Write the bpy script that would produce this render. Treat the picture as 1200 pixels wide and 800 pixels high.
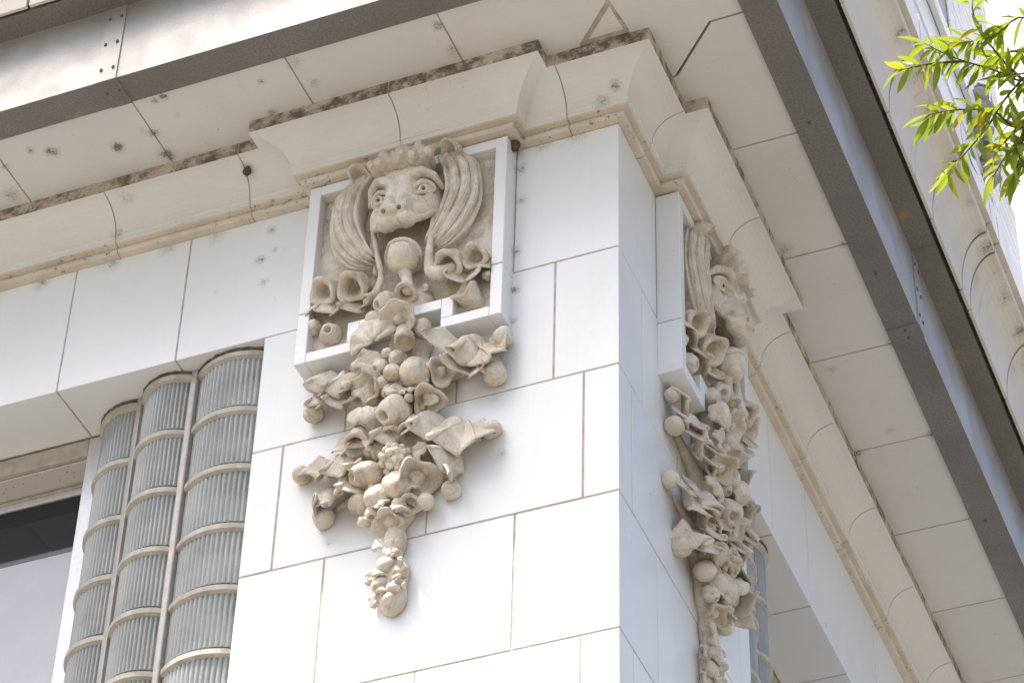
import bpy, bmesh, math, random
import numpy as np
from mathutils import Matrix, Vector, noise

random.seed(7); rng = np.random.default_rng(7)
scene = bpy.context.scene
for o in list(bpy.data.objects): bpy.data.objects.remove(o)
col = scene.collection

# ------------------------------------------------------------------ camera
cam_data = bpy.data.cameras.new('camera'); cam = bpy.data.objects.new('camera', cam_data); col.objects.link(cam)
RIGHT = (0.927594, 0.372857, 0.023377)
UP = (0.233737, -0.628028, 0.742258)
FWD = (-0.291437, 0.683051, 0.669706)
CAM = (2.98848, -8.11079, -8.3454)
m = Matrix.Identity(4)
for i in range(3):
    m[i][0], m[i][1], m[i][2], m[i][3] = RIGHT[i], UP[i], -FWD[i], CAM[i]
cam.matrix_world = m
cam_data.sensor_width = 36; cam_data.lens = 100.569; cam_data.clip_start = .05; cam_data.clip_end = 2000
scene.camera = cam
# ------------------------------------------------------------------ light
SUN = Vector((-.80, -1.0, 2.94)).normalized()
world = bpy.data.worlds.new('World'); scene.world = world; world.use_nodes = True
wn = world.node_tree; bg = wn.nodes['Background']
sky = wn.nodes.new('ShaderNodeTexSky'); sky.sky_type = 'NISHITA'; sky.sun_disc = False
sky.sun_elevation = math.asin(SUN.z); sky.sun_rotation = math.atan2(SUN.x, SUN.y)
sky.air_density = 1.0; sky.dust_density = 5.5; sky.ozone_density = 1.0
wn.links.new(sky.outputs[0], bg.inputs[0]); bg.inputs[1].default_value = .15
sd = bpy.data.lights.new('sun', 'SUN'); sd.energy = 3.4; sd.angle = math.radians(.5); sd.color = (1, .965, .92)
so = bpy.data.objects.new('sun', sd); col.objects.link(so); so.location = (-8, -10, 30)
so.rotation_euler = SUN.to_track_quat('Z', 'Y').to_euler()
vs = scene.view_settings; vs.view_transform = 'Standard'; vs.look = 'None'; vs.gamma = 1; vs.use_curve_mapping = False
vs.exposure = 1.2

# ------------------------------------------------------------------ materials
def mat(name, rough=.5, metal=0., spec=.5):
    m = bpy.data.materials.new(name); m.use_nodes = True
    b = m.node_tree.nodes['Principled BSDF']
    b.inputs['Roughness'].default_value = rough; b.inputs['Metallic'].default_value = metal
    b.inputs['Specular IOR Level'].default_value = spec
    return m, m.node_tree, b
class G:
    """tiny helper for node graphs"""
    def __init__(s, nt): s.nt = nt; s.pos = s.n('ShaderNodeNewGeometry').outputs['Position']
    def n(s, t, **k):
        x = s.nt.nodes.new(t)
        for a, v in k.items(): setattr(x, a, v)
        return x
    def l(s, a, b): s.nt.links.new(a, b)
    def set(s, sock, v):
        if hasattr(v, 'node'): s.l(v, sock)
        else: sock.default_value = v
    def noise(s, scale, detail=4, rough=.55, vec=None, dist=0.):
        x = s.n('ShaderNodeTexNoise'); x.inputs['Scale'].default_value = scale; x.inputs['Detail'].default_value = detail
        x.inputs['Roughness'].default_value = rough; x.inputs['Distortion'].default_value = dist
        s.l(vec or s.pos, x.inputs['Vector']); return x.outputs['Fac']
    def voro(s, scale, feature='F1', vec=None):
        x = s.n('ShaderNodeTexVoronoi', feature=feature); x.inputs['Scale'].default_value = scale
        s.l(vec or s.pos, x.inputs['Vector']); return x.outputs['Distance']
    def ramp(s, f, a, b, lo=0., hi=1.):
        x = s.n('ShaderNodeMapRange', interpolation_type='SMOOTHSTEP'); s.set(x.inputs[0], f)
        for i, v in enumerate((a, b, lo, hi)): x.inputs[i+1].default_value = v
        return x.outputs[0]
    def math(s, op, a, b=0.):
        x = s.n('ShaderNodeMath', operation=op); s.set(x.inputs[0], a); s.set(x.inputs[1], b); return x.outputs[0]
    def mix(s, f, a, b):
        x = s.n('ShaderNodeMix', data_type='RGBA'); s.set(x.inputs[0], f)
        for sock, v in ((x.inputs[6], a), (x.inputs[7], b)):
            if hasattr(v, 'node'): s.l(v, sock)
            else: sock.default_value = (*v, 1)
        return x.outputs[2]
    def dist(s, p):
        x = s.n('ShaderNodeVectorMath', operation='DISTANCE'); s.l(s.pos, x.inputs[0]); x.inputs[1].default_value = p; return x.outputs['Value']
    def scalevec(s, v):
        x = s.n('ShaderNodeVectorMath', operation='MULTIPLY'); s.l(s.pos, x.inputs[0]); x.inputs[1].default_value = v; return x.outputs[0]
    def sep(s, i):
        x = s.n('ShaderNodeSeparateXYZ'); s.l(s.pos, x.inputs[0]); return x.outputs[i]
    def bump(s, h, strength, distance, b):
        x = s.n('ShaderNodeBump'); x.inputs['Strength'].default_value = strength; x.inputs['Distance'].default_value = distance
        s.l(h, x.inputs['Height']); s.l(x.outputs[0], b.inputs['Normal'])
    def rnd(s): return s.n('ShaderNodeObjectInfo').outputs['Random']

def spots(g, pts):
    """soot and lichen blotches at fixed places on the building"""
    acc = None; nz = g.noise(95, 6, .72); big = g.noise(22, 3, .6)
    for (x, y, z, r, k) in pts:
        f = g.ramp(g.dist((x, y, z)), 0, r*1.25, k, 0); acc = f if acc is None else g.math('MAXIMUM', acc, f)
    n = g.math('ADD', g.math('MULTIPLY', nz, .62), g.math('MULTIPLY', big, .38))
    hard = g.ramp(g.math('ADD', n, acc), .80, .98); soft = g.ramp(g.math('ADD', n, acc), .62, .98, 0, .35)
    return g.math('MAXIMUM', hard, soft)

def terracotta(name, base, tint, rough, dirt, spotlist=(), speck=.68, streak=False):
    m, nt, b = mat(name, rough); g = G(nt)
    c = g.mix(g.ramp(g.noise(1.3, 3), .2, .85), base, tint)
    c = g.mix(g.math('MULTIPLY', g.rnd(), .55), c, tuple(x*.90 for x in base))
    # fine crazing of the glaze
    cr = g.voro(9, 'DISTANCE_TO_EDGE', None)
    craze = g.math('MULTIPLY', g.ramp(cr, 0, .006, 1, 0), g.ramp(g.noise(1.7, 2), .52, .66))
    c = g.mix(g.math('MULTIPLY', craze, .22), c, (.42, .36, .29))
    # dark specks
    sp = g.math('MULTIPLY', g.ramp(g.noise(55, 3, .6), speck, speck+.04), g.ramp(g.noise(2.6, 3), .5, .68))
    c = g.mix(g.math('MULTIPLY', sp, dirt), c, (.10, .085, .065))
    # thin rain streaks
    c = g.mix(g.math('MULTIPLY', g.ramp(g.noise(3.0, 4, .6, g.scalevec((7, 7, .35))), .52, .85), .22*dirt+.06), c, (.52, .46, .38))
    # faint brown washes
    c = g.mix(g.math('MULTIPLY', g.ramp(g.noise(3.5, 6, .65), .50, .9), .45*dirt), c, (.50, .43, .34))
    if streak:
        k = g.math('MULTIPLY', g.ramp(g.noise(2.2, 6, .7, g.scalevec((2.2, 11, 1.2)), .3), .55, .75), g.ramp(g.noise(1.6, 3), .42, .62))
        c = g.mix(g.math('MULTIPLY', k, .75), c, (.36, .28, .18))
    if spotlist: c = g.mix(g.math('MULTIPLY', spots(g, spotlist), .88), c, (.085, .07, .05))
    g.l(c, b.inputs['Base Color'])
    r = g.ramp(g.noise(5, 2), .2, .9, rough-.03, rough+.06); g.l(r, b.inputs['Roughness'])
    h = g.math('ADD', g.math('MULTIPLY', g.noise(2.2, 2), 1.0), g.math('MULTIPLY', g.noise(38, 3), .10))
    g.bump(h, .25, .010, b)
    return m
M = {}
WALLSP = [(-1.71,0,.49,.05,.42),(-1.67,0,.66,.05,.40),(-1.64,0,.53,.03,.4),(-2.86,0,.73,.09,.40),(-1.68,0,.34,.05,.36),(-2.5,0,.75,.12,.38),
          (-2.2,0,.74,.1,.36),(-1.95,0,.73,.1,.36),(-.46,0,.62,.07,.38),(-.45,0,.42,.05,.38),(-.465,0,.12,.05,.42),(-.47,0,-.1,.05,.42),(-.2,0,.745,.12,.36),(-.35,0,.74,.1,.36),
          (-.47,0,-.28,.04,.4),(-.54,0,-.68,.06,.3),(-1.36,0,-.65,.05,.3),(-1.25,0,-1.24,.05,.36),(-.5,0,-1.0,.06,.33)]
SOFSP = [(-2.29,-.40,1.04,.06,.52),(-2.59,-.48,1.04,.06,.46),(-2.68,-.52,1.04,.045,.42),(-1.95,-.61,1.04,.05,.46),(-2.0,-.6,1.04,.04,.42),(-1.95,-.48,1.04,.05,.28),
         (-2.1,-.42,1.04,.06,.4),(-2.1,-.28,1.04,.08,.46),(-1.5,-.54,1.04,.04,.38),(-1.54,-.34,1.04,.05,.40),(-1.28,-.44,1.04,.05,.36),(-2.9,-.3,1.04,.08,.4),
         (-2.35,-.18,.93,.07,.42),(-2.44,-.10,.83,.07,.45),(-2.3,-.12,.86,.06,.42),(-1.75,-.16,.93,.05,.46),(.02,-.1,.88,.06,.42),(-.05,-.08,.83,.07,.4)]
for fx in (-2.84,-2.10,-1.34,-.61):
    SOFSP += [(fx+random.uniform(-.03,.03), random.uniform(-.6,-.25), 1.04, random.uniform(.04,.09), random.uniform(.30,.46)) for _ in range(2)]
SOFSP += [(.34,1.30,1.04,.10,.40),(.30,1.36,1.04,.07,.38),(.42,1.37,1.04,.05,.3),(.62,1.37,1.04,.05,.42),(.63,2.12,1.04,.06,.40),(.63,2.85,1.04,.07,.42),(.24,2.86,1.04,.06,.42),(.3,2.2,1.04,.06,.32),(.45,2.75,1.04,.05,.32)]
M['glaze'] = terracotta('white_glazed_terracotta', (.785,.795,.785), (.73,.735,.72), .30, .35, WALLSP, .70)
M['soffit'] = terracotta('cream_glazed_terracotta', (.685,.668,.625), (.615,.59,.545), .42, .7, SOFSP)
M['cove'] = terracotta('pale_cream_terracotta', (.725,.715,.675), (.665,.645,.60), .36, .6, SOFSP)
CROSP = [(1.10,.4+.27*k+random.uniform(-.1,.1),1.83,random.uniform(.06,.13),random.uniform(.32,.46)) for k in range(12)]+[(1.03,1.06+.75*k,1.72,.10,.36) for k in range(4)]
M['crown'] = terracotta('weathered_cream_terracotta', (.72,.675,.60), (.56,.50,.42), .45, 1.0, CROSP, .68, True)

def plain(name, base, tint, rough, scale=12, bump=.3, bd=.004, metal=0.):
    m, nt, b = mat(name, rough, metal); g = G(nt)
    g.l(g.mix(g.ramp(g.noise(scale, 5, .6), .3, .72), base, tint), b.inputs['Base Color'])
    g.bump(g.noise(scale*6, 4), bump, bd, b); return m
M['mortar'] = plain('sandy_mortar', (.56,.48,.37), (.36,.30,.22), .9, 14, .8, .004)
M['dark_mortar'] = plain('blackened_sealant', (.09,.075,.055), (.22,.18,.13), .9, 30, .9, .008)
def mould():
    m, nt, b = mat('mould_streaked_terracotta', .7); g = G(nt)
    c = g.mix(g.ramp(g.noise(5, 5), .3, .7), (.60,.53,.43), (.46,.39,.30))
    k = g.ramp(g.noise(11, 7, .75), .42, .60); c = g.mix(g.math('MULTIPLY', k, .88), c, (.085,.07,.05))
    g.l(c, b.inputs['Base Color']); g.bump(g.noise(60, 5), .7, .006, b); return m
M['mould'] = mould()
def fillet():
    m, nt, b = mat('soiled_moulding_terracotta', .55); g = G(nt)
    c = g.mix(g.ramp(g.noise(4, 5), .3, .7), (.66,.59,.49), (.54,.47,.37))
    k = g.math('MULTIPLY', g.ramp(g.noise(40, 5, .7), .56, .66), g.ramp(g.noise(5, 4), .46, .62))
    c = g.mix(g.math('MULTIPLY', k, .8), c, (.10,.08,.055))
    g.l(c, b.inputs['Base Color']); g.bump(g.noise(50, 5), .6, .004, b); return m
M['fillet'] = fillet()
def sculpt():
    m, nt, b = mat('buff_matt_terracotta', .58, 0, .4); g = G(nt)
    c = g.mix(g.ramp(g.noise(6, 6, .62), .32, .68), (.69,.63,.52), (.55,.47,.36))
    c = g.mix(g.math('MULTIPLY', g.ramp(g.noise(13, 7, .72, None, .8), .47, .66), .8), c, (.79,.735,.635))
    c = g.mix(g.math('MULTIPLY', g.ramp(g.noise(9, 7, .72, g.scalevec((1, 1, .6)), 1.0), .50, .70), .75), c, (.33,.25,.165))
    c = g.mix(g.math('MULTIPLY', g.ramp(g.noise(120, 3, .6), .66, .74), .55), c, (.16,.12,.08))
    g.l(c, b.inputs['Base Color'])
    h = g.math('ADD', g.math('MULTIPLY', g.noise(22, 6, .65), 1.), g.math('MULTIPLY', g.noise(90, 4, .6), .35))
    g.bump(h, .8, .014, b); return m
M['sculpt'] = sculpt()
M['pupil'] = plain('dark_carved_hollow', (.16,.12,.085), (.10,.08,.06), .8)
def metal(name, base, tint, rough, met, speck):
    m, nt, b = mat(name, rough, met); g = G(nt)
    c = g.mix(g.ramp(g.noise(2.2, 4), .3, .7), base, tint)
    c = g.mix(g.math('MULTIPLY', g.ramp(g.noise(90, 2, .5), .42, .62), speck), c, tuple(x*.62 for x in base))
    c = g.mix(g.math('MULTIPLY', g.ramp(g.noise(30, 3), .70, .78), .6), c, (.30,.20,.09))
    rs = spots(g, [(.833,1.751,1.508,.05,.55),(.815,2.81,1.508,.035,.5),(.81,2.90,1.508,.035,.5),(-2.9,-.66,1.02,.08,.42),(-2.35,-.65,1.02,.06,.42),(.80,3.99,1.508,.04,.45)])
    c = g.mix(g.math('MULTIPLY', rs, .9), c, (.36,.21,.06))
    g.l(c, b.inputs['Base Color'])
    v = g.scalevec((1.0, 1.0, .45))
    g.l(g.ramp(g.noise(5, 3), .3, .7, rough-.07, rough+.08), b.inputs['Roughness'])
    g.bump(g.math('ADD', g.noise(2.6, 1, .4, v), g.math('MULTIPLY', g.noise(120, 2), .006)), .6, .05, b); return m
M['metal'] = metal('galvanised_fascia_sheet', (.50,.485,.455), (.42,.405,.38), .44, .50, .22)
M['under'] = metal('dark_metal_underside', (.215,.20,.18), (.18,.168,.15), .6, .15, .55)  # darker sheet metal for the downward faces than for the fascia
M['alu'] = plain('satin_aluminium', (.66,.66,.66), (.58,.58,.57), .38, 30, .1, .001, .35)
M['mull'] = plain('dull_brown_aluminium', (.46,.43,.39), (.38,.35,.31), .42, 25, .2, .001, .3)
M['bead'] = plain('beige_block_band', (.50,.465,.39), (.36,.33,.27), .5, 20, .5, .003)
M['perf'] = None
def perforated():
    m, nt, b = mat('perforated_cream_board', .6); g = G(nt)
    d = g.voro(38); c = g.mix(g.ramp(d, .10, .16, 1, 0), (.60,.55,.48), (.12,.10,.08)); g.l(c, b.inputs['Base Color']); return m
M['perf'] = perforated()
M['shade'] = plain('pale_grey_shade', (.52,.52,.54), (.46,.46,.48), .35, 3, .05, .001)
def glassm(name, colr, rough, trans):
    m, nt, b = mat(name, rough); b.inputs['Base Color'].default_value = (*colr, 1)
    b.inputs['Transmission Weight'].default_value = trans; b.inputs['IOR'].default_value = 1.5; return m
M['pane'] = glassm('dark_window_glass', (.02,.022,.025), .04, 0.)
def blockglass():
    m, nt, b = mat('ribbed_block_glass', .09); g = G(nt)
    c = g.mix(g.ramp(g.noise(3, 3), .3, .7), (.60,.615,.575), (.44,.46,.43))
    c = g.mix(g.math('MULTIPLY', g.ramp(g.noise(40, 4, .7), .5, .7), .4), c, (.62,.63,.60))
    g.l(c, b.inputs['Base Color']); b.inputs['Transmission Weight'].default_value = .45; b.inputs['IOR'].default_value = 1.5
    g.bump(g.noise(60, 4), .35, .003, b); return m
M['block'] = blockglass()
M['block_backing'] = plain('pale_block_backing', (.62,.63,.61), (.52,.53,.52), .8)  # pale surface added behind the glass blocks to keep them from going black
M['brick'] = plain('white_glazed_brick', (.80,.80,.80), (.70,.70,.71), .35, 3, .1, .003)
M['reveal_shade'] = plain('shadowed_reveal_grey', (.42,.45,.50), (.38,.41,.46), .5, 3, .05, .002)  # blue-grey puts the shadow of a window reveal into the colour
M['mud'] = plain('dried_mud', (.20,.14,.085), (.11,.075,.045), .95, 60, 1., .01)
M['bark'] = plain('grey_brown_bark', (.13,.10,.075), (.075,.055,.04), .9, 40, .9, .006)
def leafm():
    m, nt, b = mat('lanceolate_leaf', .32); g = G(nt)
    r = g.rnd(); c = g.mix(r, (.09,.17,.018), (.22,.29,.025)); c = g.mix(g.ramp(r, .90, .96), c, (.42,.27,.02))
    g.l(c, b.inputs['Base Color'])
    t = g.n('ShaderNodeBsdfTranslucent'); g.l(g.mix(.5, c, (.42,.48,.02)), t.inputs[0])
    mx = g.n('ShaderNodeMixShader'); mx.inputs[0].default_value = .52
    g.l(b.outputs[0], mx.inputs[1]); g.l(t.outputs[0], mx.inputs[2]); g.l(mx.outputs[0], nt.nodes['Material Output'].inputs[0]); return m
M['leaf'] = leafm()
M['ground'] = plain('worn_street_paving', (.175,.163,.145), (.13,.122,.108), .85, 2, .4, .004)

# ------------------------------------------------------------------ mesh helpers
def link(o, parent=None):
    col.objects.link(o)
    if parent is not None: o.parent = parent
    return o
def tag(o, label, cat=None, group=None, kind=None):
    if label: o['label'] = label
    if cat: o['category'] = cat
    if group: o['group'] = group
    if kind: o['kind'] = kind
    return o
def empty(name, loc=(0,0,0), rz=0.):
    o = bpy.data.objects.new(name, None); o.location = loc; o.rotation_euler = (0,0,rz); o.empty_display_size = .2
    return link(o)
def mesh(name, verts, faces, mats, parent=None, smooth=False, fm=None, recalc=True):
    me = bpy.data.meshes.new(name); me.from_pydata([tuple(map(float, v)) for v in verts], [], faces)
    for mm in (mats if isinstance(mats, (list, tuple)) else [mats]): me.materials.append(mm)
    if fm is not None: me.polygons.foreach_set('material_index', fm)
    if recalc:
        bm = bmesh.new(); bm.from_mesh(me); bmesh.ops.recalc_face_normals(bm, faces=bm.faces); bm.to_mesh(me); bm.free()
    if smooth: me.polygons.foreach_set('use_smooth', [True]*len(me.polygons))
    me.update()
    return link(bpy.data.objects.new(name, me), parent)
def S(side, x, y, z): return (x, y, z) if side == 'F' else (-y, -x, z)      # R = the other street front, mirrored about the corner
def box(name, side, x0, x1, y0, y1, z0, z1, m, parent, b=.004, jit=0.):
    bm = bmesh.new(); bmesh.ops.create_cube(bm, size=1)
    for v in bm.verts: v.co = ((x0+x1)/2+v.co.x*(x1-x0), (y0+y1)/2+v.co.y*(y1-y0), (z0+z1)/2+v.co.z*(z1-z0))
    if b: bmesh.ops.bevel(bm, geom=list(bm.edges), offset=b, segments=1, affect='EDGES', profile=.5)
    j = random.uniform(-jit, jit)
    for v in bm.verts: v.co = S(side, v.co.x, v.co.y+j, v.co.z)
    bmesh.ops.recalc_face_normals(bm, faces=bm.faces)
    me = bpy.data.meshes.new(name); bm.to_mesh(me); bm.free(); me.materials.append(m)
    return link(bpy.data.objects.new(name, me), parent)
def prism(name, side, poly, z0, z1, m, parent, smooth=False):
    n = len(poly); v = [S(side, x, y, z0) for x, y in poly]+[S(side, x, y, z1) for x, y in poly]
    f = [list(range(n)), list(range(n, 2*n))]+[[i, (i+1)%n, n+(i+1)%n, n+i] for i in range(n)]
    return mesh(name, v, f, m, parent, smooth)
def sweep(name, stations, prof, mats, parent, fm=None, side='F'):
    """stations: (point, offset direction); prof: closed loop of (p, h)"""
    n = len(prof); v = []; f = []; mi = []
    for (px, py), (ox, oy) in stations:
        v += [S(side, px+ox*p, py+oy*p, h) for p, h in prof]
    for s in range(len(stations)-1):
        for i in range(n):
            f.append([s*n+i, s*n+(i+1)%n, (s+1)*n+(i+1)%n, (s+1)*n+i]); mi.append(fm[i] if fm else 0)
    f += [list(range(n)), list(range((len(stations)-1)*n, len(stations)*n))]; mi += [0, 0]
    return mesh(name, v, f, mats, parent, False, mi)

# ------------------------------------------------------------------ the setting
GZ = -9.95
gr = mesh('ground', [(-600,-600,GZ),(600,-600,GZ),(600,600,GZ),(-600,600,GZ)], [[0,1,2,3]], M['ground']); tag(gr, None, None, None, 'structure')

# ------------------------------------------------------------------ corner building
B = tag(empty('corner_building', (-.8, .8, GZ)), 'white glazed terracotta corner building with deep cornice and glass block windows', 'building')
bpy.context.view_layer.update()
BI = B.matrix_world.inverted()
def part(o):                                                       # parts are built in world coordinates
    o.parent = B; o.matrix_parent_inverse = BI; return o
END = 9.92; LEFT = -9.0
pier = part(box('corner_pier', 'F', -1.638, -.003, .003, 1.638, GZ, .76, M['mortar'], None, 0))
J = .004
ROWS = [(-.658, 0., (.284,.716,1.217,1.644)), (-1.315,-.658,(.151,.82,1.498,1.644)), (-1.974,-1.315,(.4365,1.26,1.644)), (-2.632,-1.974,(.155,.832,1.644)),
        (-3.29,-2.632,(.44,1.26,1.644)), (-3.95,-3.29,(.155,.832,1.644))]
for z0, z1, js in [(0., .742, (.478,))]+ROWS:
    a = js[0]-J
    box('terracotta_block', 'F', -a, 0, 0, a, z0+J, z1-J, M['glaze'], pier, .002)
    for side in 'FR':
        for k in range(len(js)-1):
            x1 = -(js[k]+J); x0 = -(js[k+1]-(J if k < len(js)-2 else 0))
            box('terracotta_block', side, x0, x1, 0, .10, z0+J, z1-J, M['glaze'], pier, .002, .001)
for side in 'FR':
    end = -LEFT if side == 'F' else END
    core = part(box('lintel', side, -end, -1.44, .003, .60, .004, .76, M['mortar'], None, 0))
    js = [1.43+J]+[2.082+.594*k for k in range(20) if 2.082+.594*k < end]
    for a, b_ in zip(js[:-1], js[1:]):
        box('terracotta_block', side, -(b_-J), -(a+J), 0, .335, 0, .742, M['glaze'], core, .002, .001)
    # wall behind and below the window band
    part(box('wall_below_window', side, -end, -1.65, .45, .75, GZ, -3.2, M['glaze'], None, 0))
    part(box('upper_wall', side, -end, 0.02 if side == 'F' else -.30, .02 if side == 'F' else .02, .35, 1.2, 13.2, M['glaze'], None, 0))

# cornice moulding that breaks forward over the two reliefs
E = .105; P0, P1 = -.478, -1.43
PATH = [(LEFT,0),(P1,0),(P1,-E),(P0,-E),(P0,0),(0,0),(0,-P0),(E,-P0),(E,-P1),(0,-P1),(0,END)]
prof = [(-.06,.742),(0,.7425),(.032,.747),(.039,.755),(.041,.765),(.037,.775),(.031,.779),(.045,.783),(.060,.785),(.066,.790),(.066,.815),(.072,.818)]
pfm = [2,2,2,2,2,2,2,2,2,0,0]
for k in range(1, 11):
    t = math.pi/2*k/10; prof.append((.072+.15*(1-math.cos(t)), .818+.147*math.sin(t))); pfm.append(0)
prof += [(.226,.966),(.2255,1.046),(-.06,1.046)]; pfm += [0,1,1,0]
while len(pfm) < len(prof): pfm.append(0)
def nrm(i):
    (ax, ay), (bx, by) = PATH[i], PATH[i+1]; L = math.hypot(bx-ax, by-ay); return ((by-ay)/L, -(bx-ax)/L)
def miter(i):
    if i == 0: return nrm(0)
    if i == len(PATH)-1: return nrm(i-1)
    a, b = nrm(i-1), nrm(i); return (a[0]+b[0], a[1]+b[1])
mould_core = part(sweep('cornice_moulding', [(PATH[i], miter(i)) for i in range(len(PATH))],
    [(-.09,.747)]+[(p-.004, h+.004) for p, h in prof[2:-2]]+[(.2215,1.045),(-.09,1.045)], M['mortar'], None))
def cut(seg, v, d):
    """station on path segment seg at coordinate v"""
    (ax, ay), (bx, by) = PATH[seg], PATH[seg+1]
    return ((v+d, ay), nrm(seg)) if abs(by-ay) < 1e-6 else ((ax, v+d), nrm(seg))
G2 = .003
cuts = [(0,LEFT)]+[(0,x) for x in (-8.15,-7.44,-6.73,-6.02,-5.31,-4.6,-3.88,-3.165,-2.448,-1.76)]+[(2,-.967),(4,-.215),(5,.235),(7,.99)]+[(9,y) for y in (1.79,2.51,3.228,3.944,4.676,5.4,6.12,6.84,7.56,8.28,9.0)]+[(9,END)]
for (s0, v0), (s1, v1) in zip(cuts[:-1], cuts[1:]):
    st = [cut(s0, v0, G2)]+[(PATH[i], miter(i)) for i in range(s0+1, s1+1)]+[cut(s1, v1, -G2)]
    sweep('cove_block', st, prof, [M['cove'], M['mould'], M['fillet']], mould_core, pfm)

# soffit slabs
soffit = part(prism('cornice_soffit', 'F', [(LEFT,-.65),(LEFT,.3),(.0,.3),(.0,END),(.65,END),(.65,.12),(.2,.12),(.2,-.22),(.65,-.22),(.65,-.65)], 1.046, 1.20, M['mortar'], None))
SZ = (1.040, 1.085)
def slab(side, poly): return prism('soffit_slab', side, poly, SZ[0]+random.uniform(-.001,.001), SZ[1], M['soffit'], soffit)
fj = [-.61-.742*k for k in range(12)]; fj[1:4] = [-1.34,-2.10,-2.84]
for a, b_ in zip(fj[:-1], fj[1:]): slab('F', [(b_+J,-.655),(a-J,-.655),(a-J,-.09),(b_+J,-.09)])
rj = [.606,1.375,2.121,2.851,3.579,4.302]+[5.03+.73*k for k in range(7)]
for a, b_ in zip(rj[:-1], rj[1:]): slab('R', [(-b_+J,-.655),(-a-J,-.655),(-a-J,-.09),(-b_+J,-.09)])
slab('F', [(-.61+J,-.655),(.108,-.655),(.108,-.438),(-.094,-.236),(-.094,-.09),(-.61+J,-.09)])
prism('soffit_slab', 'F', [(-.086,-.240),(.113,-.434),(.130,-.246),(.125,-.10),(-.086,-.10)], 1.050, 1.085, M['mould'], soffit)
prism('soffit_slab', 'F', [(-.045,-.250),(.105,-.395),(.118,-.252)], 1.044, 1.085, M['soffit'], soffit)
slab('F', [(.118,-.655),(.655,-.655),(.655,-.169),(.482,-.166),(.238,.083),(.09,.083),(.14,-.246),(.119,-.432)])
slab('F', [(.655,-.158),(.488,-.155),(.247,.093),(.09,.095),(.09,.606-J),(.655,.606-J)])

# metal gutter: lip under the slab edge, fascia, upper return
SP = [(LEFT,0),(0,0),(0,END)]
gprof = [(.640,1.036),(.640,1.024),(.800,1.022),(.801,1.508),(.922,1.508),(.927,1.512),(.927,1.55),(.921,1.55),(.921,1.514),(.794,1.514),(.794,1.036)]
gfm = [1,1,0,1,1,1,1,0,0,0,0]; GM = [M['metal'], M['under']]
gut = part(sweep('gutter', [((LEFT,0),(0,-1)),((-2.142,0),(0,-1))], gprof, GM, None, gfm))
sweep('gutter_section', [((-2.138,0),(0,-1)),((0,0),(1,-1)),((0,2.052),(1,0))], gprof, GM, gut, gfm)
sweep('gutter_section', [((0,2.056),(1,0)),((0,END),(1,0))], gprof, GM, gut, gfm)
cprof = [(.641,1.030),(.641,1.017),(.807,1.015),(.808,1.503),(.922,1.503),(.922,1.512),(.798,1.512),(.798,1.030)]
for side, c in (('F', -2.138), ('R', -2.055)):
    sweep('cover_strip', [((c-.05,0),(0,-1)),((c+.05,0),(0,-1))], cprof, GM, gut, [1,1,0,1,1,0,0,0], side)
    for dx in (-.03, .03):
        for z in (1.09, 1.26, 1.43):
            prism('rivet', side, [(c+dx+.007*math.cos(q), -.810+.004*math.sin(q)) for q in np.arange(6)*math.pi/3], z-.007, z+.007, M['pupil'], gut)
        prism('rivet', side, [(c+dx+.007*math.cos(q), -.73+.007*math.sin(q)) for q in np.arange(6)*math.pi/3], 1.0125, 1.025, M['pupil'], gut)
for y in (.55, 1.6, 3.6): prism('rivet', 'F', [(.71+.007*math.cos(q), y+.007*math.sin(q)) for q in np.arange(6)*math.pi/3], 1.0165, 1.025, M['pupil'], gut)

# crown above the gutter
kprof = [(.966,1.50)]
for k in range(0, 11):
    t = math.pi/2*k/10; kprof.append((.968+.150*(1-math.cos(t)), 1.53+.32*math.sin(t)))
kprof += [(1.121,1.852),(1.121,1.905),(1.152,1.906),(1.152,2.13),(1.10,2.15),(.6,2.18),(.6,1.60),(.95,1.60),(.95,1.50)]
kfm = [0]*12+[3,2,3,3,0,0,0,0,0]
crown = part(sweep('crown_cornice', [((LEFT,0),(0,-1)),((0,0),(1,-1)),((0,END),(1,0))], [(-.02,1.21),(.78,1.21),(.78,1.56),(.955,1.56)]+[(p-.006, h+.006) for p, h in kprof[2:12]]+[(1.06,2.12),(.6,2.17),(-.02,2.17)], M['dark_mortar'], None))
ks = [.33,1.06,1.82,2.36,2.52,3.25,4.0,4.75,5.5,6.25,7.0,7.75,8.5,9.2,END]
for side in 'FR':
    kk = ks if side == 'R' else [k for k in ks if k < 9.5]
    for a, b_ in zip(kk[:-1], kk[1:]): sweep('crown_block', [((-b_+.008,0),(0,-1)),((-a-.008,0),(0,-1))], kprof, [M['crown'],M['mould'],M['fillet'],M['glaze']], crown, kfm, side)
sweep('crown_block', [((-.326,0),(0,-1)),((0,0),(1,-1)),((0,.326),(1,0))], kprof, [M['crown'],M['mould'],M['fillet'],M['glaze']], crown, kfm)

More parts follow.
